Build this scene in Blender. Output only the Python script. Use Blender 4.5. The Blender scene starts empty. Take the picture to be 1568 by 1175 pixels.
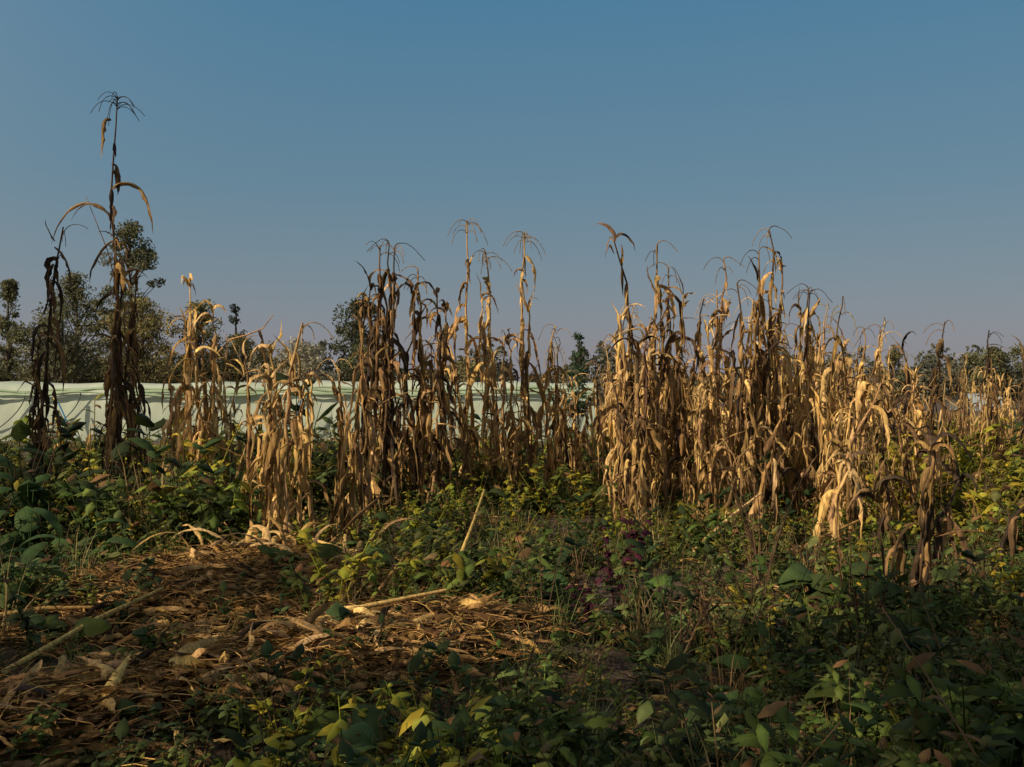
import bpy, math, random
import numpy as np
random.seed(11); R=np.random.default_rng(11)
U=lambda a,b: float(R.uniform(a,b))

# ------------------------------------------------------------------ helpers
class Geo:
    def __init__(s): s.V=[];s.F=[];s.C=[];s.n=0
    def add(s,V,F,C):
        V=np.asarray(V,dtype=np.float32).reshape(-1,3);F=np.asarray(F,dtype=np.int64).reshape(-1,4)
        C=np.asarray(C,dtype=np.float32)
        if C.ndim==1: C=np.tile(C,(len(V),1))
        s.V.append(V);s.F.append(F+s.n);s.C.append(C);s.n+=len(V)
    def arr(s):
        return np.concatenate(s.V),np.concatenate(s.F),np.concatenate(s.C)

def make_obj(name,g,mat,parent=None,smooth=False,origin=None):
    V,F,C=g.arr() if isinstance(g,Geo) else g
    if origin is not None: V=V-np.array(origin,dtype=np.float32)
    me=bpy.data.meshes.new(name)
    me.vertices.add(len(V));me.vertices.foreach_set('co',V.astype(np.float32).ravel())
    me.loops.add(len(F)*4);me.loops.foreach_set('vertex_index',F.astype(np.int32).ravel())
    me.polygons.add(len(F))
    me.polygons.foreach_set('loop_start',np.arange(0,len(F)*4,4,dtype=np.int32))
    try: me.polygons.foreach_set('loop_total',np.full(len(F),4,dtype=np.int32))
    except Exception: pass
    me.update(calc_edges=True)
    a=me.color_attributes.new('Col','FLOAT_COLOR','POINT')
    c4=np.ones((len(V),4),dtype=np.float32);c4[:,:3]=np.clip(C,0,1)
    a.data.foreach_set('color',c4.ravel())
    if smooth: me.polygons.foreach_set('use_smooth',np.ones(len(F),dtype=bool))
    me.materials.append(mat)
    o=bpy.data.objects.new(name,me);bpy.context.scene.collection.objects.link(o)
    if origin is not None: o.location=origin
    if parent is not None: o.parent=parent
    return o

def nrm(v): return v/(math.sqrt(v[0]*v[0]+v[1]*v[1]+v[2]*v[2])+1e-9)
def cross(a,b): return np.array([a[1]*b[2]-a[2]*b[1],a[2]*b[0]-a[0]*b[2],a[0]*b[1]-a[1]*b[0]])

def ribbon(g,p,az,el,L,W,n=10,droop=.25,twist=0.,curl=.25,col=(.3,.2,.1),wob=.1,prof='corn',tip=None,flat=None):
    p=np.array(p,dtype=float)
    d=np.array([math.cos(az)*math.cos(el),math.sin(az)*math.cos(el),math.sin(el)])
    side=np.array([-math.sin(az),math.cos(az),0.])
    st=L/n; V=[];Cc=[]; c0=np.array(col); c1=c0 if tip is None else np.array(tip)
    tw=twist/n
    for i in range(n+1):
        t=i/n
        if prof=='corn': w=W*min(1,.55+2.2*t)*(1-t**1.7)**.9
        elif prof=='leaf': w=W*(math.sin(math.pi*min(1,.06+.94*t**.8)))**.8
        elif prof=='grass': w=W*(1-t)**.6
        else: w=W*(1-.2*t)
        w=max(w,W*.03)*.5
        nn=cross(side,d)
        e1=R.normal(0,wob*1.6) if prof=='corn' else 0; e2=R.normal(0,wob*1.6) if prof=='corn' else 0
        e1=max(-.6,min(.6,e1));e2=max(-.6,min(.6,e2))
        V+= [p-side*w*(1+e1)+nn*w*curl*(1+e1*2), p-nn*w*curl*.6, p+side*w*(1+e2)+nn*w*curl*(1+e2*2)]
        cc=c0*(1-t)+c1*t
        if prof=='corn': cc=cc*R.uniform(.75,1.2)
        Cc+=[cc*.85,cc*1.12,cc*.9]
        p=p+d*st
        d=nrm(d+np.array([R.normal(0,wob),R.normal(0,wob),-droop+R.normal(0,wob*.5)]))
        if flat is not None and p[2]<flat: p[2]=flat; d[2]=abs(d[2])*.3; d=nrm(d)
        side=nrm(side-d*np.dot(side,d))
        if tw: 
            a=tw*U(.0,2.); side=nrm(side*math.cos(a)+cross(d,side)*math.sin(a))
    F=[]
    for i in range(n):
        b=i*3; F+=[[b,b+1,b+4,b+3],[b+1,b+2,b+5,b+4]]
    g.add(V,F,np.array(Cc))

def tube(g,pts,rad,col,sides=5):
    pts=[np.array(p,dtype=float) for p in pts];n=len(pts)
    V=[];F=[];ref=np.array([.3,1.,.1])
    for i,p in enumerate(pts):
        d=nrm(pts[min(i+1,n-1)]-pts[max(i-1,0)])
        a=nrm(cross(d,ref)) if abs(np.dot(d,nrm(ref)))<.95 else nrm(cross(d,np.array([1.,0,0])))
        b=cross(d,a);r=rad[i] if hasattr(rad,'__len__') else rad
        for k in range(sides):
            th=2*math.pi*k/sides;V.append(p+r*(a*math.cos(th)+b*math.sin(th)))
    for i in range(n-1):
        for k in range(sides):
            k2=(k+1)%sides;F.append([i*sides+k,i*sides+k2,(i+1)*sides+k2,(i+1)*sides+k])
    g.add(V,F,np.array(col))

def inst(g,T,x,y,z,rot,s,tint=(1,1,1),sz=None):
    V,F,C=T;c,sn=math.cos(rot),math.sin(rot);sz=s if sz is None else sz
    W=np.empty_like(V);W[:,0]=(V[:,0]*c-V[:,1]*sn)*s+x;W[:,1]=(V[:,0]*sn+V[:,1]*c)*s+y;W[:,2]=V[:,2]*sz+z
    g.V.append(W);g.F.append(F+g.n);g.C.append(C*np.array(tint,dtype=np.float32));g.n+=len(V)

# ------------------------------------------------------------------ materials
def nt(name):
    m=bpy.data.materials.new(name);m.use_nodes=True;t=m.node_tree;t.nodes.clear()
    return m,t,t.nodes,t.links
def foliage_mat(name,rough=.6,trans=.3,nscale=20,amt=.35,spec=.3,stretch=(1,1,1)):
    m,t,N,L=nt(name)
    out=N.new('ShaderNodeOutputMaterial');at=N.new('ShaderNodeAttribute');at.attribute_name='Col'
    tc=N.new('ShaderNodeTexCoord');mp=N.new('ShaderNodeMapping');mp.inputs['Scale'].default_value=stretch
    nz=N.new('ShaderNodeTexNoise');nz.inputs['Scale'].default_value=nscale;nz.inputs['Detail'].default_value=4
    L.new(tc.outputs['Object'],mp.inputs[0]);L.new(mp.outputs[0],nz.inputs['Vector'])
    mr=N.new('ShaderNodeMapRange');mr.inputs['From Min'].default_value=.3;mr.inputs['From Max'].default_value=.7
    mr.inputs['To Min'].default_value=1-amt;mr.inputs['To Max'].default_value=1+amt
    L.new(nz.outputs['Fac'],mr.inputs['Value'])
    vm=N.new('ShaderNodeVectorMath');vm.operation='SCALE';L.new(at.outputs['Color'],vm.inputs[0]);L.new(mr.outputs[0],vm.inputs['Scale'])
    b=N.new('ShaderNodeBsdfPrincipled');b.inputs['Roughness'].default_value=rough;b.inputs['Specular IOR Level'].default_value=spec
    L.new(vm.outputs[0],b.inputs['Base Color'])
    if trans>0:
        tr=N.new('ShaderNodeBsdfTranslucent');mx=N.new('ShaderNodeMixShader');mx.inputs[0].default_value=trans
        L.new(vm.outputs[0],tr.inputs['Color']);L.new(b.outputs[0],mx.inputs[1]);L.new(tr.outputs[0],mx.inputs[2]);L.new(mx.outputs[0],out.inputs[0])
    else: L.new(b.outputs[0],out.inputs[0])
    return m
M_corn=foliage_mat('dry_corn',.8,.22,9,.5,.12,(8,8,1))
M_weed=foliage_mat('weed_leaf',.65,.28,14,.35,.16)
M_tree=foliage_mat('tree_foliage',.7,.25,1.5,.3,.15)
M_litter=foliage_mat('straw_litter',.85,.1,25,.5,.1)
M_bark=foliage_mat('bark',.9,0,6,.4,.1,(1,1,.3))
M_plain=foliage_mat('plain_plastic',.5,0,3,.1,.4)

# ------------------------------------------------------------------ terrain
_ph=R.uniform(0,6.28,(8,2));_fr=R.uniform(.5,2.6,(8,2))*np.sign(R.normal(size=(8,2)))
def hgt(x,y):
    x=np.asarray(x,dtype=float);y=np.asarray(y,dtype=float);h=0
    for i in range(8): h=h+.012*np.sin(_fr[i,0]*x+_fr[i,1]*y+_ph[i,0])
    fade=np.exp(-((np.abs(y-6)/18)**4)); h=h*fade
    ax,ay,bx,by=-.2,4.45,-1.7,3.1
    dx,dy=bx-ax,by-ay;t=np.clip(((x-ax)*dx+(y-ay)*dy)/(dx*dx+dy*dy),0,1)
    d=np.hypot(x-ax-t*dx,y-ay-t*dy);h=h+.12*np.exp(-(d/.32)**2)
    h=h+.12*np.exp(-(((x+1.5)/.9)**2+((y-5.7)/.8)**2))
    h=h+.07*np.exp(-(((x+2.4)/.7)**2+((y-4.2)/.5)**2))
    return h
def mulch(x,y):
    ax,ay,bx,by=-.2,4.45,-1.7,3.1
    dx,dy=bx-ax,by-ay;t=min(1,max(0,((x-ax)*dx+(y-ay)*dy)/(dx*dx+dy*dy)))
    d=math.hypot(x-ax-t*dx,y-ay-t*dy);m=math.exp(-(d/.31)**4)
    m=max(m,math.exp(-(((x+1.5)/.75)**2+((y-5.4)/.7)**2)**2))
    m=max(m,math.exp(-(((x+2.45)/.6)**2+((y-4.5)/.35)**2)**2)*.8)
    m=max(m,math.exp(-(((x+.6)/.35)**2+((y-5.1)/.4)**2)**2)*.6)
    return m
def axis(lo,hi,n,c,k):
    a=np.arcsinh((lo-c)/k);b=np.arcsinh((hi-c)/k);return c+k*np.sinh(np.linspace(a,b,n))
gx=axis(-900,900,230,0,2.2);gy=axis(-300,2500,240,5,2.2)
X,Y=np.meshgrid(gx,gy);Z=hgt(X,Y)
V=np.stack([X,Y,Z],-1).reshape(-1,3);nx=len(gx);ny=len(gy)
ii,jj=np.meshgrid(np.arange(nx-1),np.arange(ny-1));b=(jj*nx+ii).ravel()
F=np.stack([b,b+1,b+nx+1,b+nx],-1)
gm,t,N,L=nt('soil')
out=N.new('ShaderNodeOutputMaterial');B=N.new('ShaderNodeBsdfPrincipled');B.inputs['Roughness'].default_value=.95
tc=N.new('ShaderNodeTexCoord');n1=N.new('ShaderNodeTexNoise');n1.inputs['Scale'].default_value=.9;n1.inputs['Detail'].default_value=6
n2=N.new('ShaderNodeTexNoise');n2.inputs['Scale'].default_value=30;n2.inputs['Detail'].default_value=5
L.new(tc.outputs['Object'],n1.inputs['Vector']);L.new(tc.outputs['Object'],n2.inputs['Vector'])
r1=N.new('ShaderNodeValToRGB');e=r1.color_ramp.elements;e[0].position=.4;e[0].color=(.08,.05,.032,1);e[1].position=.65;e[1].color=(.15,.095,.06,1)
r2=N.new('ShaderNodeValToRGB');e=r2.color_ramp.elements;e[0].position=.3;e[0].color=(.35,.35,.35,1);e[1].position=.7;e[1].color=(1.,1.,1.,1)
mx=N.new('ShaderNodeMixRGB');mx.blend_type='MULTIPLY';mx.inputs[0].default_value=1
L.new(n1.outputs['Fac'],r1.inputs[0]);L.new(n2.outputs['Fac'],r2.inputs[0]);L.new(r1.outputs[0],mx.inputs[1]);L.new(r2.outputs[0],mx.inputs[2]);L.new(mx.outputs[0],B.inputs['Base Color'])
bp=N.new('ShaderNodeBump');bp.inputs['Strength'].default_value=.6;bp.inputs['Distance'].default_value=.03;L.new(n2.outputs['Fac'],bp.inputs['Height']);L.new(bp.outputs[0],B.inputs['Normal']);L.new(B.outputs[0],out.inputs[0])
make_obj('ground',(V.astype(np.float32),F,np.ones_like(V)),gm,smooth=True)

# ------------------------------------------------------------------ corn
STRAW=np.array([.72,.48,.19]);TAN=np.array([.44,.265,.10]);BRN=np.array([.17,.10,.048]);DRK=np.array([.06,.043,.03])
def tone(k):
    a=k-.04+R.normal(0,.24)
    if a<.35: c=STRAW*(1-max(a,0)/.35)+TAN*max(a,0)/.35
    elif a<.7: c=TAN*(1-(a-.35)/.35)+BRN*(a-.35)/.35
    else: q=min(1,(a-.7)/.3);c=BRN*(1-q)+DRK*q
    return c*U(.7,1.15)*np.array([1,U(.93,1.04),U(.8,1.2)])
def strands(g,p0,k,num,L0,L1,spread,d0,d1,back=.1):
    c=tone(k)
    for j in range(num):
        a=U(0,6.28);d=np.array([math.cos(a)*spread,math.sin(a)*spread,1.]);p=p0-np.array([0,0,U(0,back)]);q=[p.copy()];Lh=U(L0,L1);dr=U(d0,d1)
        for _ in range(8):
            d=nrm(d+np.array([math.cos(a)*.1+R.normal(0,.08),math.sin(a)*.1+R.normal(0,.08),-dr]));p=p+d*Lh/8;q.append(p.copy())
        tube(g,q,[.0042]*4+[.0032]*5,c,3)
def corn(g,H,k=.3,top='tassel',lean=(0,0),leafy=1.,x=0,y=0,z=0,r=.014,bend=.03,wscale=1.,low=.12):
    n=14;pts=[];ox=oy=0
    for i in range(n+1):
        t=i/n
        pts.append(np.array([x+lean[0]*t**1.3+ox,y+lean[1]*t**1.3+oy,z-.03+(H+.03)*t]))
        ox+=R.normal(0,bend*.6);oy+=R.normal(0,bend*.6)
    rad=[r*(1.15-.8*(i/n))*(1+.35*R.random()) for i in range(n+1)]
    P=lambda t:(lambda f:pts[int(f)]*(1-f%1)+pts[min(int(f)+1,n)]*(f%1))(min(max(t,0),.999)*n)
    sc=tone(k+.12)
    if top=='hook':
        a=R.choice([0,math.pi])+U(-.5,.5);d=np.array([0,0,1.]);p=pts[-1].copy();Lh=U(.22,.38)
        for q in range(9):
            d=nrm(d+np.array([math.cos(a)*.3,math.sin(a)*.12,-.38*U(.4,1.8)]));p=p+d*Lh/9;pts.append(p.copy());rad.append(max(.003,rad[-1]*.82))
    tube(g,pts,rad,sc)
    if top=='hook': strands(g,pts[n],k+.1,3,.12,.3,.3,.3,.8)
    nn=max(3,int(H/.115));az0=U(0,6.28)
    for i in range(nn):
        t=low/H+(0.95-low/H)*(i+U(-.4,.4))/nn
        p=P(t);az=az0+i*math.pi+R.normal(0,.7)
        if R.random()<.8*leafy*(1 if t<.7 else .8):
            zz=t*H
            L=min(U(.25,.85),zz*1.05+.1)*(1 if t<.75 else .65)
            kk=k+R.normal(0,.14)
            mode=R.random()
            c=tone(kk);c2=tone(kk+.15)
            W=U(.018,.058)*wscale
            if mode<.60:
                ribbon(g,p,az,U(-1.1,.3),L,W,12,U(.5,1.1),U(-6,6),U(.3,1.4),c,.18,tip=c2)
            elif mode<.76:
                ribbon(g,p,az,U(.5,1.2),L*.9,W*.8,13,U(.3,.8),U(-6,6),U(.5,1.3),c,.17,tip=c2)
            elif mode<.87:
                ribbon(g,p,az,U(.9,1.45),L*.5,W*.55,8,U(.0,.15),U(-3,3),U(.6,1.4),c,.14,tip=c2)
            else:
                ribbon(g,p,az,U(-1.,.7),L*.7,W*.45,9,U(.0,.15),U(-4,4),U(.5,1.2),c,.13,tip=c2)
        if R.random()<.7*leafy:
            c=tone(k);ribbon(g,P(t),az+U(-1,1),-1.4,U(.12,.3),U(.02,.045)*wscale,6,.6,U(-2,2),.8,c,.1,prof='corn')
    if H>1.3 and R.random()<.5*leafy:
        t=U(.4,.62);p=P(t);a=U(0,6.28);q=p+np.array([math.cos(a)*.03,math.sin(a)*.03,-.02])
        c=tone(k*.7)*.85
        ps=[q+np.array([math.cos(a)*.007*j,math.sin(a)*.007*j,-.033*j]) for j in range(7)]
        tube(g,ps,[.008,.018,.022,.023,.02,.013,.005],c,7)
        for j in range(5): ribbon(g,q,a+U(-1.5,1.5),U(-1.3,.0),U(.15,.3),U(.02,.04),7,.8,U(-3,3),.5,tone(k*.7),.16)
    if top=='tassel': strands(g,pts[-1],k+.15,int(U(10,15)),.18,.34,.6,.28,.6,.12)
    elif top=='wisp': strands(g,pts[-1],k+.1,3,.15,.35,.4,.25,.6)
    elif top=='leafy':
        for j in range(4): ribbon(g,pts[-1]-np.array([0,0,U(0,.12)]),U(0,6.28),U(.8,1.5),U(.12,.38),U(.015,.04),9,U(.05,.6),U(-4,4),.8,tone(k),.16)

Hs=[
(-4.32,9.0,2.68,.92,'wisp',.22,1.2),(-4.30,9.1,1.7,.8,'leafy',.1,1.5),
(-3.64,9.2,3.93,.85,'tassel',-.1,.45),(-3.66,9.1,2.6,.75,'leafy',.10,1.7),(-3.52,9.3,2.0,.7,'leafy',.0,1.8),(-3.60,9.2,2.3,.7,'leafy',-.02,1.5),
(-2.90,9.2,2.2,.15,'leafy',-.03,1.9),(-2.82,9.25,1.9,.2,'leafy',.05,1.8),(-2.97,9.5,1.75,.25,'leafy',-.05,1.5),
(-3.6,10.6,1.5,.2,'leafy',.0,1.4),(-3.3,11.2,1.5,.25,'leafy',.1,1.4),(-2.55,10.6,1.45,.3,'leafy',.0,1.4),
(-1.66,6.7,1.45,.25,'leafy',.03,1.4),(-1.46,6.5,1.56,.2,'wisp',.06,1.3),(-1.32,6.8,1.25,.3,'leafy',-.1,1.1),
(-1.16,6.9,1.62,.45,'leafy',.03,1.6),(-1.08,7.1,1.4,.4,'leafy',.1,1.2),(-1.9,7.3,1.4,.25,'leafy',-.08,1.3),(-1.55,7.2,1.3,.15,'leafy',.12,1.3),
(-1.28,8.7,2.42,.65,'wisp',.02,1.5),(-1.13,8.8,2.45,.75,'hook',.02,1.5),(-1.00,8.7,2.40,.75,'hook',.05,1.4),(-.84,8.9,2.22,.6,'hook',.02,1.4),
(-.71,8.8,1.98,.6,'leafy',.0,1.7),(-.59,9.0,1.95,.65,'leafy',.0,1.7),(-1.22,9.4,2.1,.4,'leafy',.0,1.6),
(-.34,9.7,2.82,.15,'tassel',.02,1.0),(-.10,9.7,2.56,.2,'tassel',.04,1.1),(.17,9.7,2.72,.25,'tassel',.02,1.1),
(-.28,9.4,2.1,.2,'leafy',.0,1.5),(.10,9.4,2.0,.4,'leafy',.0,1.6),(.33,9.6,1.8,.3,'wisp',.05,1.4),(.0,9.2,1.6,.25,'leafy',.0,1.4),
(1.12,8.5,2.45,.65,'leafy',-.15,1.0),(1.20,8.7,2.45,.4,'hook',.08,1.4),(1.42,8.9,2.27,.65,'hook',.02,1.4),(1.58,8.7,2.02,.6,'leafy',.0,1.6),
(1.80,8.9,2.36,.4,'hook',.05,1.4),(1.95,8.7,2.10,.5,'hook',-.05,1.6),(2.15,8.7,2.38,.7,'wisp',.05,1.6),(2.20,8.8,2.58,.5,'hook',.1,1.3),(2.32,9.0,2.3,.35,'leafy',.05,1.6),
(2.05,9.2,2.1,.3,'wisp',-.1,1.5),(2.55,9.2,2.05,.4,'hook',.1,1.4),(1.65,9.3,2.0,.3,'wisp',.1,1.4),
(3.00,9.8,2.15,.4,'hook',.05,1.6),(2.75,9.7,1.95,.3,'leafy',.05,1.6),(3.3,10.2,1.9,.25,'wisp',-.1,1.5),(3.8,11.,1.85,.25,'wisp',.05,1.5),(4.0,10.2,1.62,.8,'leafy',.0,1.4),
(1.00,7.9,1.55,.75,'leafy',-.03,1.9),(1.06,8.1,1.7,.6,'leafy',.05,1.8),(5.7,12.,1.85,.8,'wisp',-.1,1.2),(5.3,11.,1.4,.6,'leafy',-.15,1.4),(6.1,12.,1.6,.7,'leafy',.1,1.4),
(2.00,4.9,.98,.8,'leafy',.10,1.9),(2.05,4.95,.9,.85,'leafy',.0,1.9),(2.9,5.9,.65,.8,'leafy',.1,1.2),(1.75,7.2,1.0,.5,'leafy',.25,1.4),(2.3,7.2,1.2,.35,'leafy',.45,1.6),(2.7,7.8,1.3,.35,'leafy',-.45,1.6),(1.95,6.3,.75,.3,'leafy',.1,1.2),(1.5,7.4,.9,.3,'leafy',.35,1.3),(3.3,8.0,1.1,.3,'leafy',-.3,1.3),
]
for hi,(x,y,h,k,top,lx,lf) in enumerate(Hs):
    g=Geo();z=float(hgt(x,y));corn(g,h,k,top,(lx,U(-.1,.1)),lf,r=.016,wscale=1.15 if h>1.65 else .85)
    if lf>=1.3: corn(g,h*U(.6,.85),k,'leafy',(U(-.25,.25),U(-.1,.1)),lf,x=U(-.06,.06),y=U(-.05,.1))
    if hi==2:
        for (zz,az,el,L,W,dr) in [(3.72,3.3,.3,.42,.085,1.0),(3.3,.2,.2,.32,.085,1.0),(3.08,.1,.75,.75,.08,.36),(2.82,3.2,.7,.8,.06,.30),(2.75,3.0,1.1,.6,.04,.2),(2.5,.1,-.5,.5,.05,.5),(2.6,3.4,-.6,.5,.05,.1)]:
            ribbon(g,(-.08*zz/4,0,zz),az,el,L,W,14,dr,U(-2,2),.5,tone(.65),.1,tip=tone(.8))
        tube(g,[(-.3,0,3.0),(-.1,0,2.5),(.0,0,2.1)],[.003,.006,.008],tone(.9),4)
    if hi==0:
        for (zz,az,el,L,W,dr) in [(2.5,.1,-.6,.5,.05,.5),(2.55,2.9,1.0,.25,.03,.0),(2.2,.2,-.3,.45,.05,.7),(2.35,3.1,-.9,.4,.05,.6),(1.7,.2,-.2,.6,.06,.7)]:
            ribbon(g,(.2*(zz/2.7)**1.3,0,zz),az,el,L,W,12,dr,U(-2,2),.5,tone(.8),.12,tip=tone(.9))
    if hi==7:
        tube(g,[(.05,0,1.45),(.2,0,1.62),(.35,0,1.66),(.5,0,1.72),(.6,0,1.85)],[.01,.009,.008,.006,.004],tone(.4),5)
        ribbon(g,(.48,0,1.7),0,-1.3,.45,.06,10,.5,2,.6,tone(.6),.12)
    V,F,C=g.arr();o=make_obj('dry_corn_stalk',(V,F,C),M_corn);o.location=(x,y,z)
T=[]
for i in range(24):
    big=i>=20
    g=Geo();corn(g,U(.9,1.3) if big else U(1.35,1.95),[.0,.15,.3,.5,.1,.75][i%6],['leafy','wisp','wisp','hook'][R.integers(0,4)],(U(.4,.8) if big else U(-.35,.35),U(-.25,.25)),1.6,r=.012,wscale=1.);T.append(g.arr())
g=Geo()
def put(x,y,s,tint=1.):
    tt=tint*U(.75,1.15)
    inst(g,T[R.integers(0,24)],x,y,float(hgt(x,y)),U(0,6.28),s,(tt,)*3,sz=s*U(.82,1.15))
for i in range(24): put(U(-1.5,.75),U(9.0,11.3),U(.72,1.0))
for i in range(175):
    y=U(8.3,17);x=.095*y+U(0,1)*(2.9 if y<11 else 3.3+.25*(y-11))
    put(x,y,U(.82,1.10)*(1.0 if y<12 else .92))
for i in range(66):
    y=U(13,22);x=U(.34*y,.64*y);put(x,y,U(.68,.95),.85)
for i in range(26):
    y=U(10.5,14);x=U(.40*y,.62*y);put(x,y,U(.6,.85),.85)
for i in range(12): put(U(-4.8,-2.2),U(10,12),U(.6,.8))
for i in range(14): put(U(-6.5,-4.6),U(9,12),U(.35,.6))
for i in range(36): put(U(.9,3.6),U(7.3,8.7),U(.35,.7),.8)
make_obj('dry_corn_field',g,M_corn)

# ------------------------------------------------------------------ weeds
G1=(.075,.11,.022);G2=(.13,.15,.028);G3=(.052,.085,.026);G4=(.10,.125,.04)
def herb(h,nl,LL,col,spread=.5,yel=0):
    g=Geo()
    for s in range(R.integers(3,6)):
        a=U(0,6.28);d=np.array([math.cos(a)*U(.1,spread),math.sin(a)*U(.1,spread),1.]);hh=h*U(.6,1.)
        P=[d*hh*t+np.array([math.cos(a),math.sin(a),0])*.1*t*t*h for t in np.linspace(0,1,5)]
        tube(g,P,[.004,.0035,.003,.002,.0015],np.array(col)*.9,3)
        for j in range(nl):
            t=U(.15,1);f=t*3.99;p=P[int(f)]*(1-f%1)+P[int(f)+1]*(f%1)
            c=np.array(col)*U(.5,1.5)
            if R.random()<.07: c=np.array([.2,.12,.05])*U(.5,1.2)
            if R.random()<yel: c=np.array([.34,.29,.03])*U(.7,1.2)
            l=LL*U(.5,1.5);ribbon(g,p,U(0,6.28),U(-.5,.9),l,l*U(.35,.7),3,U(.1,.6),0,U(.1,.6),c,.1,'leaf')
    return g.arr()
def broad(nl,LL,col,up=1.,wr=.75):
    g=Geo()
    for j in range(nl):
        a=U(0,6.28);l=LL*U(.6,1.2);e=U(.5,1.3)*up;pl=l*U(.5,1.3)
        d=np.array([math.cos(a)*math.cos(e),math.sin(a)*math.cos(e),math.sin(e)]);p=d*pl
        tube(g,[np.zeros(3),p*.5+np.array([0,0,.01]),p],.0035,np.array(col)*1.2,3)
        ribbon(g,p,a+U(-.3,.3),U(-.1,.8),l,l*wr,7,U(.1,.35),U(-.8,.8),U(.15,.5),np.array(col)*U(.7,1.3),.12,'leaf')
    return g.arr()
def grass(nb,LL,col):
    g=Geo()
    for j in range(nb):
        a=U(0,6.28);r=U(0,.06);ribbon(g,(math.cos(a)*r,math.sin(a)*r,0),U(0,6.28),U(.7,1.5),LL*U(.5,1.2),U(.004,.009),5,U(.12,.38),0,.2,np.array(col)*U(.7,1.4),.07,'grass')
    return g.arr()
TH=[herb(.3,11,.05,G1),herb(.32,12,.042,G2),herb(.26,11,.06,G3),herb(.38,12,.055,G4),herb(.3,10,.07,G1,.8),herb(.22,14,.034,G2,.9,.15),herb(.42,9,.075,G3,.4),herb(.2,13,.04,G4,1.)]
TY=[herb(.38,14,.05,(.24,.25,.028),.6,.4),herb(.34,14,.055,(.19,.22,.032),.7,.2)]
TB=[broad(7,.13,G1),broad(8,.11,G4),broad(6,.16,G3),broad(9,.09,G2),broad(6,.2,G1,1.1,.85)]
TG=[grass(34,.3,(.09,.115,.035)),grass(30,.22,(.11,.135,.04)),grass(26,.34,(.14,.135,.06))]
TDRY=[grass(22,.3,(.28,.19,.08)),herb(.38,4,.04,(.18,.12,.055),.6),herb(.5,3,.03,(.13,.085,.05),.4)]
P3=R.uniform(0,6.28,6)
def pat(x,y,i): return math.sin(x*1.7+P3[i]+.6*math.sin(y*1.3))+math.sin(y*2.1+P3[(i+2)%6]+.8*math.sin(x*1.1))
gw=Geo()
def bonus(x,y):
    s=1.
    if x<-1.9 and y>6.5: s+=.65
    if x>3.4 and y>8: s+=.6
    if 6.8<y<8.6 and -1.9<x<3.4: s-=.1
    if y>9 and -2<x<3.4: s+=.5
    return s
cnt=0
while cnt<5300:
    y=2.35+ (14-2.35)*R.random()**1.35;hw=.6*y+.7;x=U(-hw,hw)
    if R.random()<mulch(x,y)*1.01: continue
    if math.hypot(x+1.4,y-6.2)<.45 and R.random()<.6: continue
    cnt+=1
    lump=.75+.35*(pat(x*1.9,y*1.4,3)*.5+.5)
    z=float(hgt(x,y));s=U(.5,1.25)*bonus(x,y)*lump;a=pat(x,y,0);b_=pat(x*1.3,y,1);t_=U(.55,1.4);q=R.random()
    if R.random()<.04: s*=1.5
    if y<4: s*=.85
    if -2.2<x<0 and y<4.8: s*=.7
    if q<.1: T_=TDRY[R.integers(0,3)]
    elif x>3. and y>7. and q<.75: T_=TY[R.integers(0,2)]
    elif y>6.8 and q<.3: T_=TY[R.integers(0,2)]
    elif a>1.05: T_=TG[R.integers(0,3)] if q<.5 else TH[R.integers(0,8)]
    elif a<-.9: T_=TB[R.integers(0,5)] if q<.45 else TH[R.integers(0,8)]
    elif b_>.8: T_=TY[R.integers(0,2)] if q<.45 else TH[R.integers(0,8)]
    else: T_=TH[R.integers(0,8)] if q<.7 else (TB[R.integers(0,5)] if q<.85 else TG[R.integers(0,3)])
    inst(gw,T_,x,y,z-.01,U(0,6.28),s,(t_*U(.9,1.25),t_,t_))
make_obj('undergrowth',gw,M_weed)
gw=Geo()
for i in range(1500):
    y=U(13.5,34);x=U(-.62*y,.62*y)
    if y>22 and x<3 : 
        continue
    T_=(TY+TH)[R.integers(0,8)];s=U(.9,1.7) if x>0 else U(.7,1.25)
    inst(gw,T_,x,y,0,U(0,6.28),s,(U(.8,1.2),)*3)
make_obj('field_weeds',gw,M_weed)

def place(name,arr,x,y,s=1.,mat=M_weed):
    o=make_obj(name,arr,mat);o.location=(x,y,float(hgt(x,y)));o.scale=(s,s,s);return o
for x,y,s in [(-3.35,6.9,1.1),(-3.1,6.4,.9),(-3.6,7.3,1.2),(-2.7,6.0,.7)]:
    place('dock_plant',broad(12,.36,(.055,.10,.03),1.2,.36),x,y,s)
for x,y,s in [(1.55,3.35,1.),(1.15,3.2,.8),(1.8,3.15,1.),(.75,3.5,.7),(1.4,3.8,.8),(-.95,6.1,.8),(-.65,5.9,.9),(.25,6.3,.7),(.2,5.6,.7),(3.2,6.2,.9)]:
    place('squash_plant',broad(12,.16,(.075,.115,.026),.9,.95),x,y,s)
place('cabbage_plant',broad(8,.15,(.07,.12,.045),1.2,.8),-.42,2.98,1.)
for x,y,s in [(.55,5.4,1.),(.35,4.7,.8),(.75,6.,1.)]:
    place('amaranth_plant',herb(.5,14,.06,(.06,.014,.025),.25),x,y,s)
for x,y,s in [(.05,3.45,1.),(.12,3.7,.8)]:
    place('tobacco_weed',broad(14,.13,(.24,.31,.08),1.35,.35),x,y,s)

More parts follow.
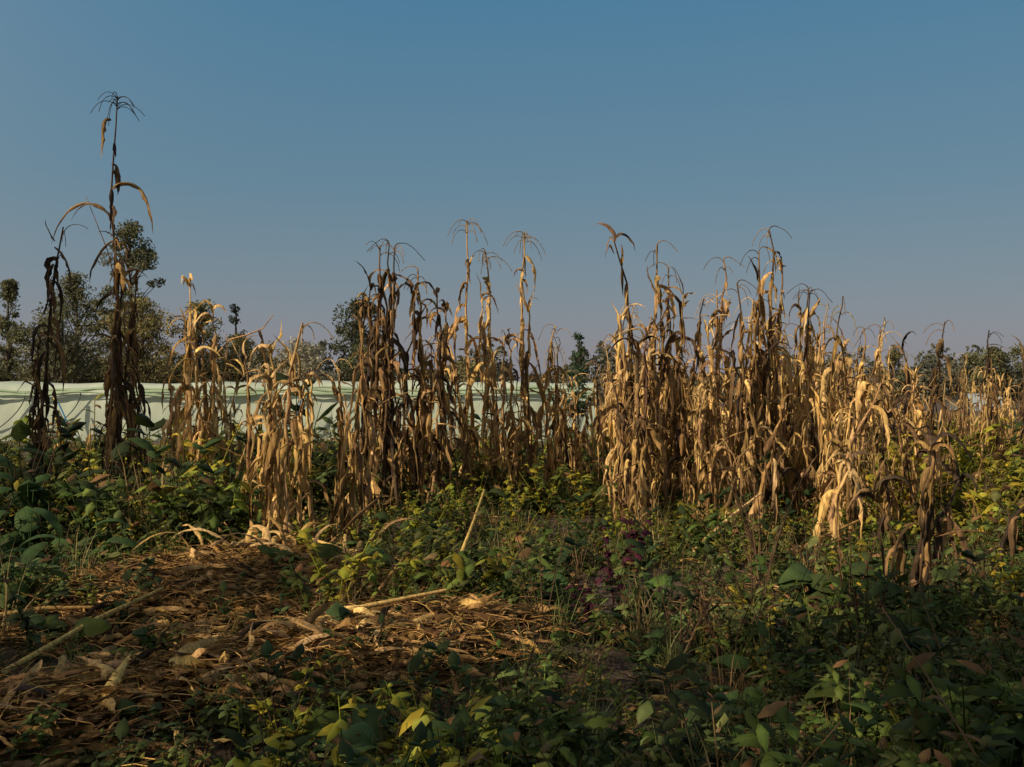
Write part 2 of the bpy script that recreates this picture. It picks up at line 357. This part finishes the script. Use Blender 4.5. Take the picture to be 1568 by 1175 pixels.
# litter / mulch
TL=[]
for i in range(10):
    g=Geo()
    for j in range(15):
        c=tone([.15,.45,.6,.75][i%4]);ribbon(g,(U(-.22,.22),U(-.22,.22),U(.0,.05)),U(0,6.28),U(-.1,.4),U(.06,.26),U(.012,.05),6,U(.02,.2),U(-3,3),U(.1,.8),c*.75,.16,flat=.006)
    for j in range(14):
        a=U(0,6.28);p=np.array([U(-.25,.25),U(-.25,.25),U(.01,.06)]);l=U(.06,.22);q=p+np.array([math.cos(a)*l,math.sin(a)*l,U(-.02,.05)])
        tube(g,[p,(p+q)/2+np.array([0,0,.01]),q],.002,tone(.35),3)
    TL.append(g.arr())
g=Geo();c=0
while c<600:
    x=U(-3.6,.4);y=U(2.7,7.2)
    if R.random()>mulch(x,y): continue
    c+=1;tt=U(.5,1.1);inst(g,TL[R.integers(0,10)],x,y,float(hgt(x,y))+U(0,.03),U(0,6.28),U(.5,1.0),(tt,tt*.93,tt*.85))
for i in range(220):
    y=U(2.6,11);x=U(-.6*y,.6*y);inst(g,TL[R.integers(0,10)],x,y,float(hgt(x,y))+.01,U(0,6.28),U(.6,1.))
make_obj('straw_mulch',g,M_litter)
g=Geo()
for (x0,y0,x1,y1,zz) in [(-2.0,3.9,-1.75,5.0,.1),(-.75,5.6,-1.25,6.2,.15),(-.35,6.2,-.2,7.2,.45),(-1.2,6.2,-.9,6.9,.45),(-2.6,4.6,-1.9,4.9,.05),(-1.35,6.,-1.6,6.5,.3),(1.2,6.6,1.75,7.0,.4),(1.7,6.3,2.3,6.6,.3),(-.7,4.9,-.55,5.3,.25),(2.2,5.2,2.6,5.4,.3),(-1.1,4.1,-.3,4.5,.12)]:
    z0=float(hgt(x0,y0))+.06;z1=float(hgt(x1,y1))+zz;tube(g,[(x0,y0,z0),((x0+x1)/2+.02,(y0+y1)/2,(z0+z1)/2+.03),(x1,y1,z1)],[.014,.012,.008],tone(.4),6)
for i in range(150):
    t=U(0,1);x=-.2-1.5*t+U(-.25,.25);y=4.45-1.35*t+U(-.3,.25)
    ribbon(g,(x,y,float(hgt(x,y))+.05),U(0,6.28),U(0,.6),U(.12,.3),U(.03,.06),9,.08,U(-3,3),.3,tone(.35),.13,flat=float(hgt(x,y))+.02)
for i in range(70):
    x=U(-1.9,-.9);y=U(5.7,6.7)
    ribbon(g,(x,y,float(hgt(x,y))+.1),U(0,6.28),U(0,1.),U(.2,.45),U(.02,.045),9,.2,U(-3,3),.4,tone(.2),.15,flat=float(hgt(x,y))+.02)
make_obj('fallen_corn_leaves',g,M_corn)

# ------------------------------------------------------------------ trees
def tree(name,x,y,Ht,Wd,cb,col,nc=40,nl=90,ls=.12,shape='round',trunk=.18,cr=.16,jit=.3):
    par=bpy.data.objects.new(name,None);bpy.context.scene.collection.objects.link(par);par.location=(x,y,0)
    gt=Geo();tp=[(0,0,-.1)]
    for i in range(1,9): t=i/8;tp.append((R.normal(0,.03)*Ht*.2,R.normal(0,.03)*Ht*.2,Ht*.93*t))
    tube(gt,tp,[trunk*(1-.88*i/8) for i in range(9)],(.09,.07,.05),7)
    VV=[];CC=[]
    for k in range(nc):
        u=R.random();a=U(0,6.28)
        if shape=='round':
            zz=cb+(Ht-cb)*u;w=Wd*.5*math.sqrt(max(0,1-(2*u-1)**2))**.8
        elif shape=='cone':
            zz=cb+(Ht-cb)*u**1.2;w=Wd*.5*(1-u**1.2)**.8+.1
        else:
            zz=cb+(Ht-cb)*u;w=Wd*.5*(math.sin(math.pi*(.12+.85*u)))**.6*U(.6,1.2)
        rr=w*math.sqrt(R.random())*.9;c=np.array([math.cos(a)*rr,math.sin(a)*rr,zz])
        zb=max(cb*.6,zz-rr*1.0-.3);tube(gt,[(0,0,min(zb,Ht*.9)),c*np.array([.5,.5,0])+np.array([0,0,(zb+zz)/2+.05*Ht*.2]),c],[trunk*.25,trunk*.15,.01],(.08,.065,.05),4)
        s=Wd*cr*U(.6,1.4);n=int(nl*U(.6,1.3))
        pp=R.normal(0,1,(n,3));pp/=np.linalg.norm(pp,axis=1)[:,None];pp*=(R.random(n)**.45)[:,None]*s*np.array([1,1,.8]);pp+=c
        u1=R.normal(0,1,(n,3));u1/=np.linalg.norm(u1,axis=1)[:,None];u2=np.cross(u1,R.normal(0,1,(n,3)));u2/=np.linalg.norm(u2,axis=1)[:,None]
        l=(ls*R.uniform(.6,1.4,n))[:,None]
        q=np.stack([pp-u1*l,pp+u2*l*.4,pp+u1*l,pp-u2*l*.4],1).reshape(-1,3);VV.append(q)
        cc=np.array(col)*U(1-jit,1+jit)*R.uniform(.75,1.25,(n,1));CC.append(np.repeat(cc,4,axis=0))
    V=np.concatenate(VV);F=np.arange(len(V)).reshape(-1,4)
    make_obj('crown',(V,F,np.concatenate(CC)),M_tree,par);make_obj('trunk',gt,M_bark,par);return par
FG=(.135,.135,.058);FB=(.115,.115,.058);FY=(.22,.185,.075);FP=(.34,.31,.22)
tree('eucalyptus_tree',-17.3,45,8.7,3.4,1.2,FB,90,110,.08,'tall',.16,.11)
tree('eucalyptus_tree',-20.1,46,6.4,3.6,.6,FB,80,110,.08,'tall',.16,.13)
tree('shrub_tree',-16.0,43,4.9,4.4,.2,FY,75,120,.075,cr=.12)
tree('shrub_tree',-13.9,44,4.9,3.2,.2,FG,60,100,.075,'tall',cr=.12)
tree('shrub_tree',-19.0,42,4.6,4.6,.2,FB,70,120,.075,cr=.12)
tree('shrub_tree',-12.3,46,3.5,3.8,.1,FY,55,110,.075,cr=.12)
tree('cedar_tree',-13.3,48,5.2,1.8,.3,FB,45,80,.08,'cone')
tree('cypress_tree',-25.3,50,6.6,2.8,.3,FB,65,100,.09,'cone',cr=.12)
tree('cypress_tree',-23.4,50,4.8,2.6,.3,FB,55,100,.09,'cone',cr=.12)
tree('blossoming_tree',-9.6,44,3.2,4.4,.1,FP,70,90,.07,cr=.11)
tree('oak_tree',-7.6,50,5.5,3.4,.8,(.07,.075,.04),60,130,.09)
tree('shrub_tree',-6.2,46,3.3,3.6,.1,FG,40,100,.08,cr=.12)
tree('cypress_tree',1.33,20,2.28,.5,.2,(.045,.075,.035),40,50,.04,'cone',.03,.22)
tree('distant_oak_tree',45.5,95,5.2,5.,.5,FB,60,100,.16,cr=.11)
tree('distant_oak_tree',51,98,5.6,6.,.5,FB,60,100,.16,cr=.11)
tree('distant_cypress_tree',36.5,95,5.6,3.,.5,FB,40,90,.16,'cone',cr=.13)
def mass(name,x0,x1,y,h0,h1,col,n,ls,dy=4):
    VV=[];CC=[]
    for k in range(n):
        x=U(x0,x1);yy=y+U(-dy,dy);h=(h0+(h1-h0)*(.5+.5*math.sin(x*.35+1.3*math.sin(x*.13)+y))*U(.4,1.15));m=int(180)
        w=U(.5,1.7)*y/60
        u=R.random(m);a=R.uniform(0,6.28,m);r=w*np.sqrt(np.clip(1-u**1.5,0,1))*np.sqrt(R.random(m))
        pp=np.stack([x+np.cos(a)*r,yy+np.sin(a)*r,u*h],1)
        u1=R.normal(0,1,(m,3));u1/=np.linalg.norm(u1,axis=1)[:,None];u2=np.cross(u1,R.normal(0,1,(m,3)));u2/=np.linalg.norm(u2,axis=1)[:,None]
        l=(ls*R.uniform(.6,1.4,m))[:,None]
        VV.append(np.stack([pp-u1*l,pp+u2*l*.5,pp+u1*l,pp-u2*l*.5],1).reshape(-1,3));CC.append(np.repeat(np.array(col)*U(.7,1.3)*R.uniform(.8,1.2,(m,1)),4,axis=0))
    V=np.concatenate(VV);make_obj(name,(V,np.arange(len(V)).reshape(-1,4),np.concatenate(CC)),M_tree)
mass('distant_hedgerow',-34,-2,52,1.6,3.2,(.18,.155,.07),240,.13)
mass('distant_tree_line',-90,95,110,3.0,6.2,(.11,.11,.08),480,.28,6)  # foliage colour greyed to stand in for distance haze
# windbreak behind / left of the camera that shades the foreground
def wb(x,Ht,Wd,nc=34,y=-4): tree('windbreak_tree',x,y,Ht,Wd,1.0,(.1,.1,.05),nc,60,.24,'tall',.16,.17)
for x,h,w,nc in [(-.5,11.,4,44),(-4,11.0,4,46),(-7.2,11.0,4,38),(-10,10.4,3.6,22),(-12.8,10.,3.6,22),(-15.6,8.4,3.4,20),(-18.4,9.6,3.4,18),(-21.2,11.4,3.2,26),(-24.4,17.8,3.2,80),(-28,12,4,34),(-31,12,4,34)]: wb(x,h,w,nc)

# ------------------------------------------------------------------ low tunnel greenhouse
fm,t,N,L=nt('shade_cloth')
out=N.new('ShaderNodeOutputMaterial');B=N.new('ShaderNodeBsdfPrincipled');B.inputs['Roughness'].default_value=.7
tc=N.new('ShaderNodeTexCoord');nz=N.new('ShaderNodeTexNoise');nz.inputs['Scale'].default_value=1.2;nz.inputs['Detail'].default_value=5
L.new(tc.outputs['Object'],nz.inputs['Vector']);rp=N.new('ShaderNodeValToRGB');e=rp.color_ramp.elements;e[0].position=.3;e[0].color=(.50,.58,.46,1);e[1].position=.7;e[1].color=(.62,.68,.57,1)
L.new(nz.outputs['Fac'],rp.inputs[0]);L.new(rp.outputs[0],B.inputs['Base Color'])
tr=N.new('ShaderNodeBsdfTranslucent');L.new(rp.outputs[0],tr.inputs['Color']);mx=N.new('ShaderNodeMixShader');mx.inputs[0].default_value=.35
L.new(B.outputs[0],mx.inputs[1]);L.new(tr.outputs[0],mx.inputs[2]);L.new(mx.outputs[0],out.inputs[0])
gh=bpy.data.objects.new('greenhouse_tunnel',None);bpy.context.scene.collection.objects.link(gh)
prof=[(23,0),(22.98,.3),(23.0,.6),(23.02,.9),(23.08,1.12),(23.2,1.27),(23.4,1.34),(23.9,1.36),(24.8,1.37),(25.6,1.3),(26,1.),(26.1,.5),(26.1,0)]
xs=np.arange(-24,2.01,.1);Vv=[];Ff=[];m=len(prof)
for i,xx in enumerate(xs):
    sag=.035*abs(math.sin(xx*math.pi/2.4))+.02*math.sin(xx*.5)
    for (yy,zz) in prof: 
        w=.02*math.sin(xx*6+zz*3)+.01*math.sin(xx*17-zz*6)
        Vv.append((xx,yy+w,max(0,zz*(1+ (0 if zz<.5 else .03-sag)))))
    if i:
        for j in range(m-1):
            a=(i-1)*m+j;Ff.append([a,i*m+j,i*m+j+1,a+1])
g=Geo();g.add(Vv,Ff,(1,1,1));make_obj('cloth_cover',g,fm,gh,smooth=True)
g=Geo()
for k in range(3):
    pts=[(xx,22.91-.02*k,1.22-.06*k+.03*math.sin(xx*1.3+k)+.02*math.sin(xx*4+2*k)-.04*abs(math.sin(xx*math.pi/4.8))) for xx in np.arange(-24,2,.15)]
    tube(g,pts,[.028+.012*math.sin(p[0]*3+k) for p in pts],(.26,.34,.22),6)
make_obj('rolled_edge',g,M_plain,gh,smooth=True)
g=Geo()
for x0 in np.arange(-23.5,1.5,1.25):
    x0+=U(-.15,.15);w_=U(.9,1.2)
    pts=[(x0+w_*math.sin(a),22.91,.02+1.12*(1-math.cos(a))/1.0*.55+.5*math.sin(a)*.95) for a in np.linspace(0,1.57,12)]
    tube(g,pts,.014,(.06,.08,.08),5)
make_obj('hoops',g,M_plain,gh)
g=Geo();tube(g,[(-10.25,22.6,0),(-10.35,22.6,.6),(-10.4,22.6,1.2)],.025,(.45,.3,.03),6);make_obj('bamboo_pole',g,M_plain)
g=Geo();tube(g,[(-10.3,22.6,.9),(-10.0,22.55,.3),(-9.7,22.5,.0)],.018,(.03,.2,.4),5);tube(g,[(-4.9,22.6,.5),(-4.8,22.6,.95)],.025,(.03,.2,.4),5);make_obj('blue_hose',g,M_plain)
g=Geo();Vv=[];Ff=[]
for i,xx in enumerate(np.arange(27,29.1,.5)):
    for j,a in enumerate(np.linspace(0,math.pi,9)): Vv.append((xx,60-1.5*math.cos(a),1.02*math.sin(a)**.7))
    if i:
        for j in range(8): a=(i-1)*9+j;Ff.append([a,i*9+j,i*9+j+1,a+1])
g.add(Vv,Ff,(.3,.34,.35));make_obj('greenhouse_tunnel',g,M_plain,smooth=True)

# ------------------------------------------------------------------ light and sky
el=math.radians(28);dx,dy=-.83,-.557
to=np.array([dx*math.cos(el),dy*math.cos(el),math.sin(el)])
sd=bpy.data.lights.new('sun','SUN');sd.energy=5;sd.angle=math.radians(.5);sd.color=(1,.84,.60)
so=bpy.data.objects.new('sun',sd);bpy.context.scene.collection.objects.link(so)
from mathutils import Vector
so.rotation_euler=Vector(to).to_track_quat('Z','Y').to_euler();so.location=(-20,-12,20)
w=bpy.data.worlds.new('World');bpy.context.scene.world=w;w.use_nodes=True;t=w.node_tree;N=t.nodes;L=t.links;N.clear()
out=N.new('ShaderNodeOutputWorld');bg=N.new('ShaderNodeBackground');bg.inputs['Strength'].default_value=.1
sky=N.new('ShaderNodeTexSky');sky.sky_type='NISHITA';sky.sun_disc=False;sky.sun_elevation=el;sky.sun_rotation=math.atan2(dx,dy);sky.dust_density=2.5
tc=N.new('ShaderNodeTexCoord');sp=N.new('ShaderNodeSeparateXYZ');L.new(tc.outputs['Generated'],sp.inputs[0])
rp=N.new('ShaderNodeValToRGB');cr=rp.color_ramp
stops=[(0,(.265,.25,.275)),(.05,(.245,.25,.285)),(.11,(.185,.245,.293)),(.2,(.122,.228,.308)),(.37,(.066,.202,.33)),(.6,(.10,.18,.27)),(1,(.10,.17,.24))]
cr.elements[0].position=0;cr.elements[0].color=(*stops[0][1],1);cr.elements[1].position=1;cr.elements[1].color=(*stops[-1][1],1)
for p,c in stops[1:-1]:
    e=cr.elements.new(p);e.color=(*c,1)
L.new(sp.outputs['Z'],rp.inputs[0])
sc=N.new('ShaderNodeVectorMath');sc.operation='SCALE';sc.inputs['Scale'].default_value=10;L.new(rp.outputs[0],sc.inputs[0])
mx=N.new('ShaderNodeMixRGB');mx.inputs[0].default_value=.12;L.new(sc.outputs[0],mx.inputs[1]);L.new(sky.outputs[0],mx.inputs[2])
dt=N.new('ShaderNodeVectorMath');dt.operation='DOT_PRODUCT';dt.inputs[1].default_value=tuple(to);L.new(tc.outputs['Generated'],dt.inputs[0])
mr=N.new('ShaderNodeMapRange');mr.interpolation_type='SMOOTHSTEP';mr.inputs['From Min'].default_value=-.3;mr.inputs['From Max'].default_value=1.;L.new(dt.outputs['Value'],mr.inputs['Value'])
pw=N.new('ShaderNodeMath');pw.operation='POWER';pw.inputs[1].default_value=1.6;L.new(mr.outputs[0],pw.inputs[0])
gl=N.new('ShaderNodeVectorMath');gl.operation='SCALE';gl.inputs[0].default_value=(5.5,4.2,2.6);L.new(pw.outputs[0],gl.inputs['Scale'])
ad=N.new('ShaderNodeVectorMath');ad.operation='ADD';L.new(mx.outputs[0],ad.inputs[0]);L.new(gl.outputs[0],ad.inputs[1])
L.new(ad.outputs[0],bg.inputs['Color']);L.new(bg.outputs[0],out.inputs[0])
# ------------------------------------------------------------------ camera
cd=bpy.data.cameras.new('camera');cd.lens=35;cd.sensor_width=36;cd.clip_end=5000;cd.clip_start=.05
co=bpy.data.objects.new('camera',cd);bpy.context.scene.collection.objects.link(co)
co.location=(0,0,1.15);co.rotation_euler=(math.radians(90.45),0,0)
s=bpy.context.scene;s.camera=co;s.view_settings.view_transform='Standard';s.view_settings.look='None';s.view_settings.exposure=0
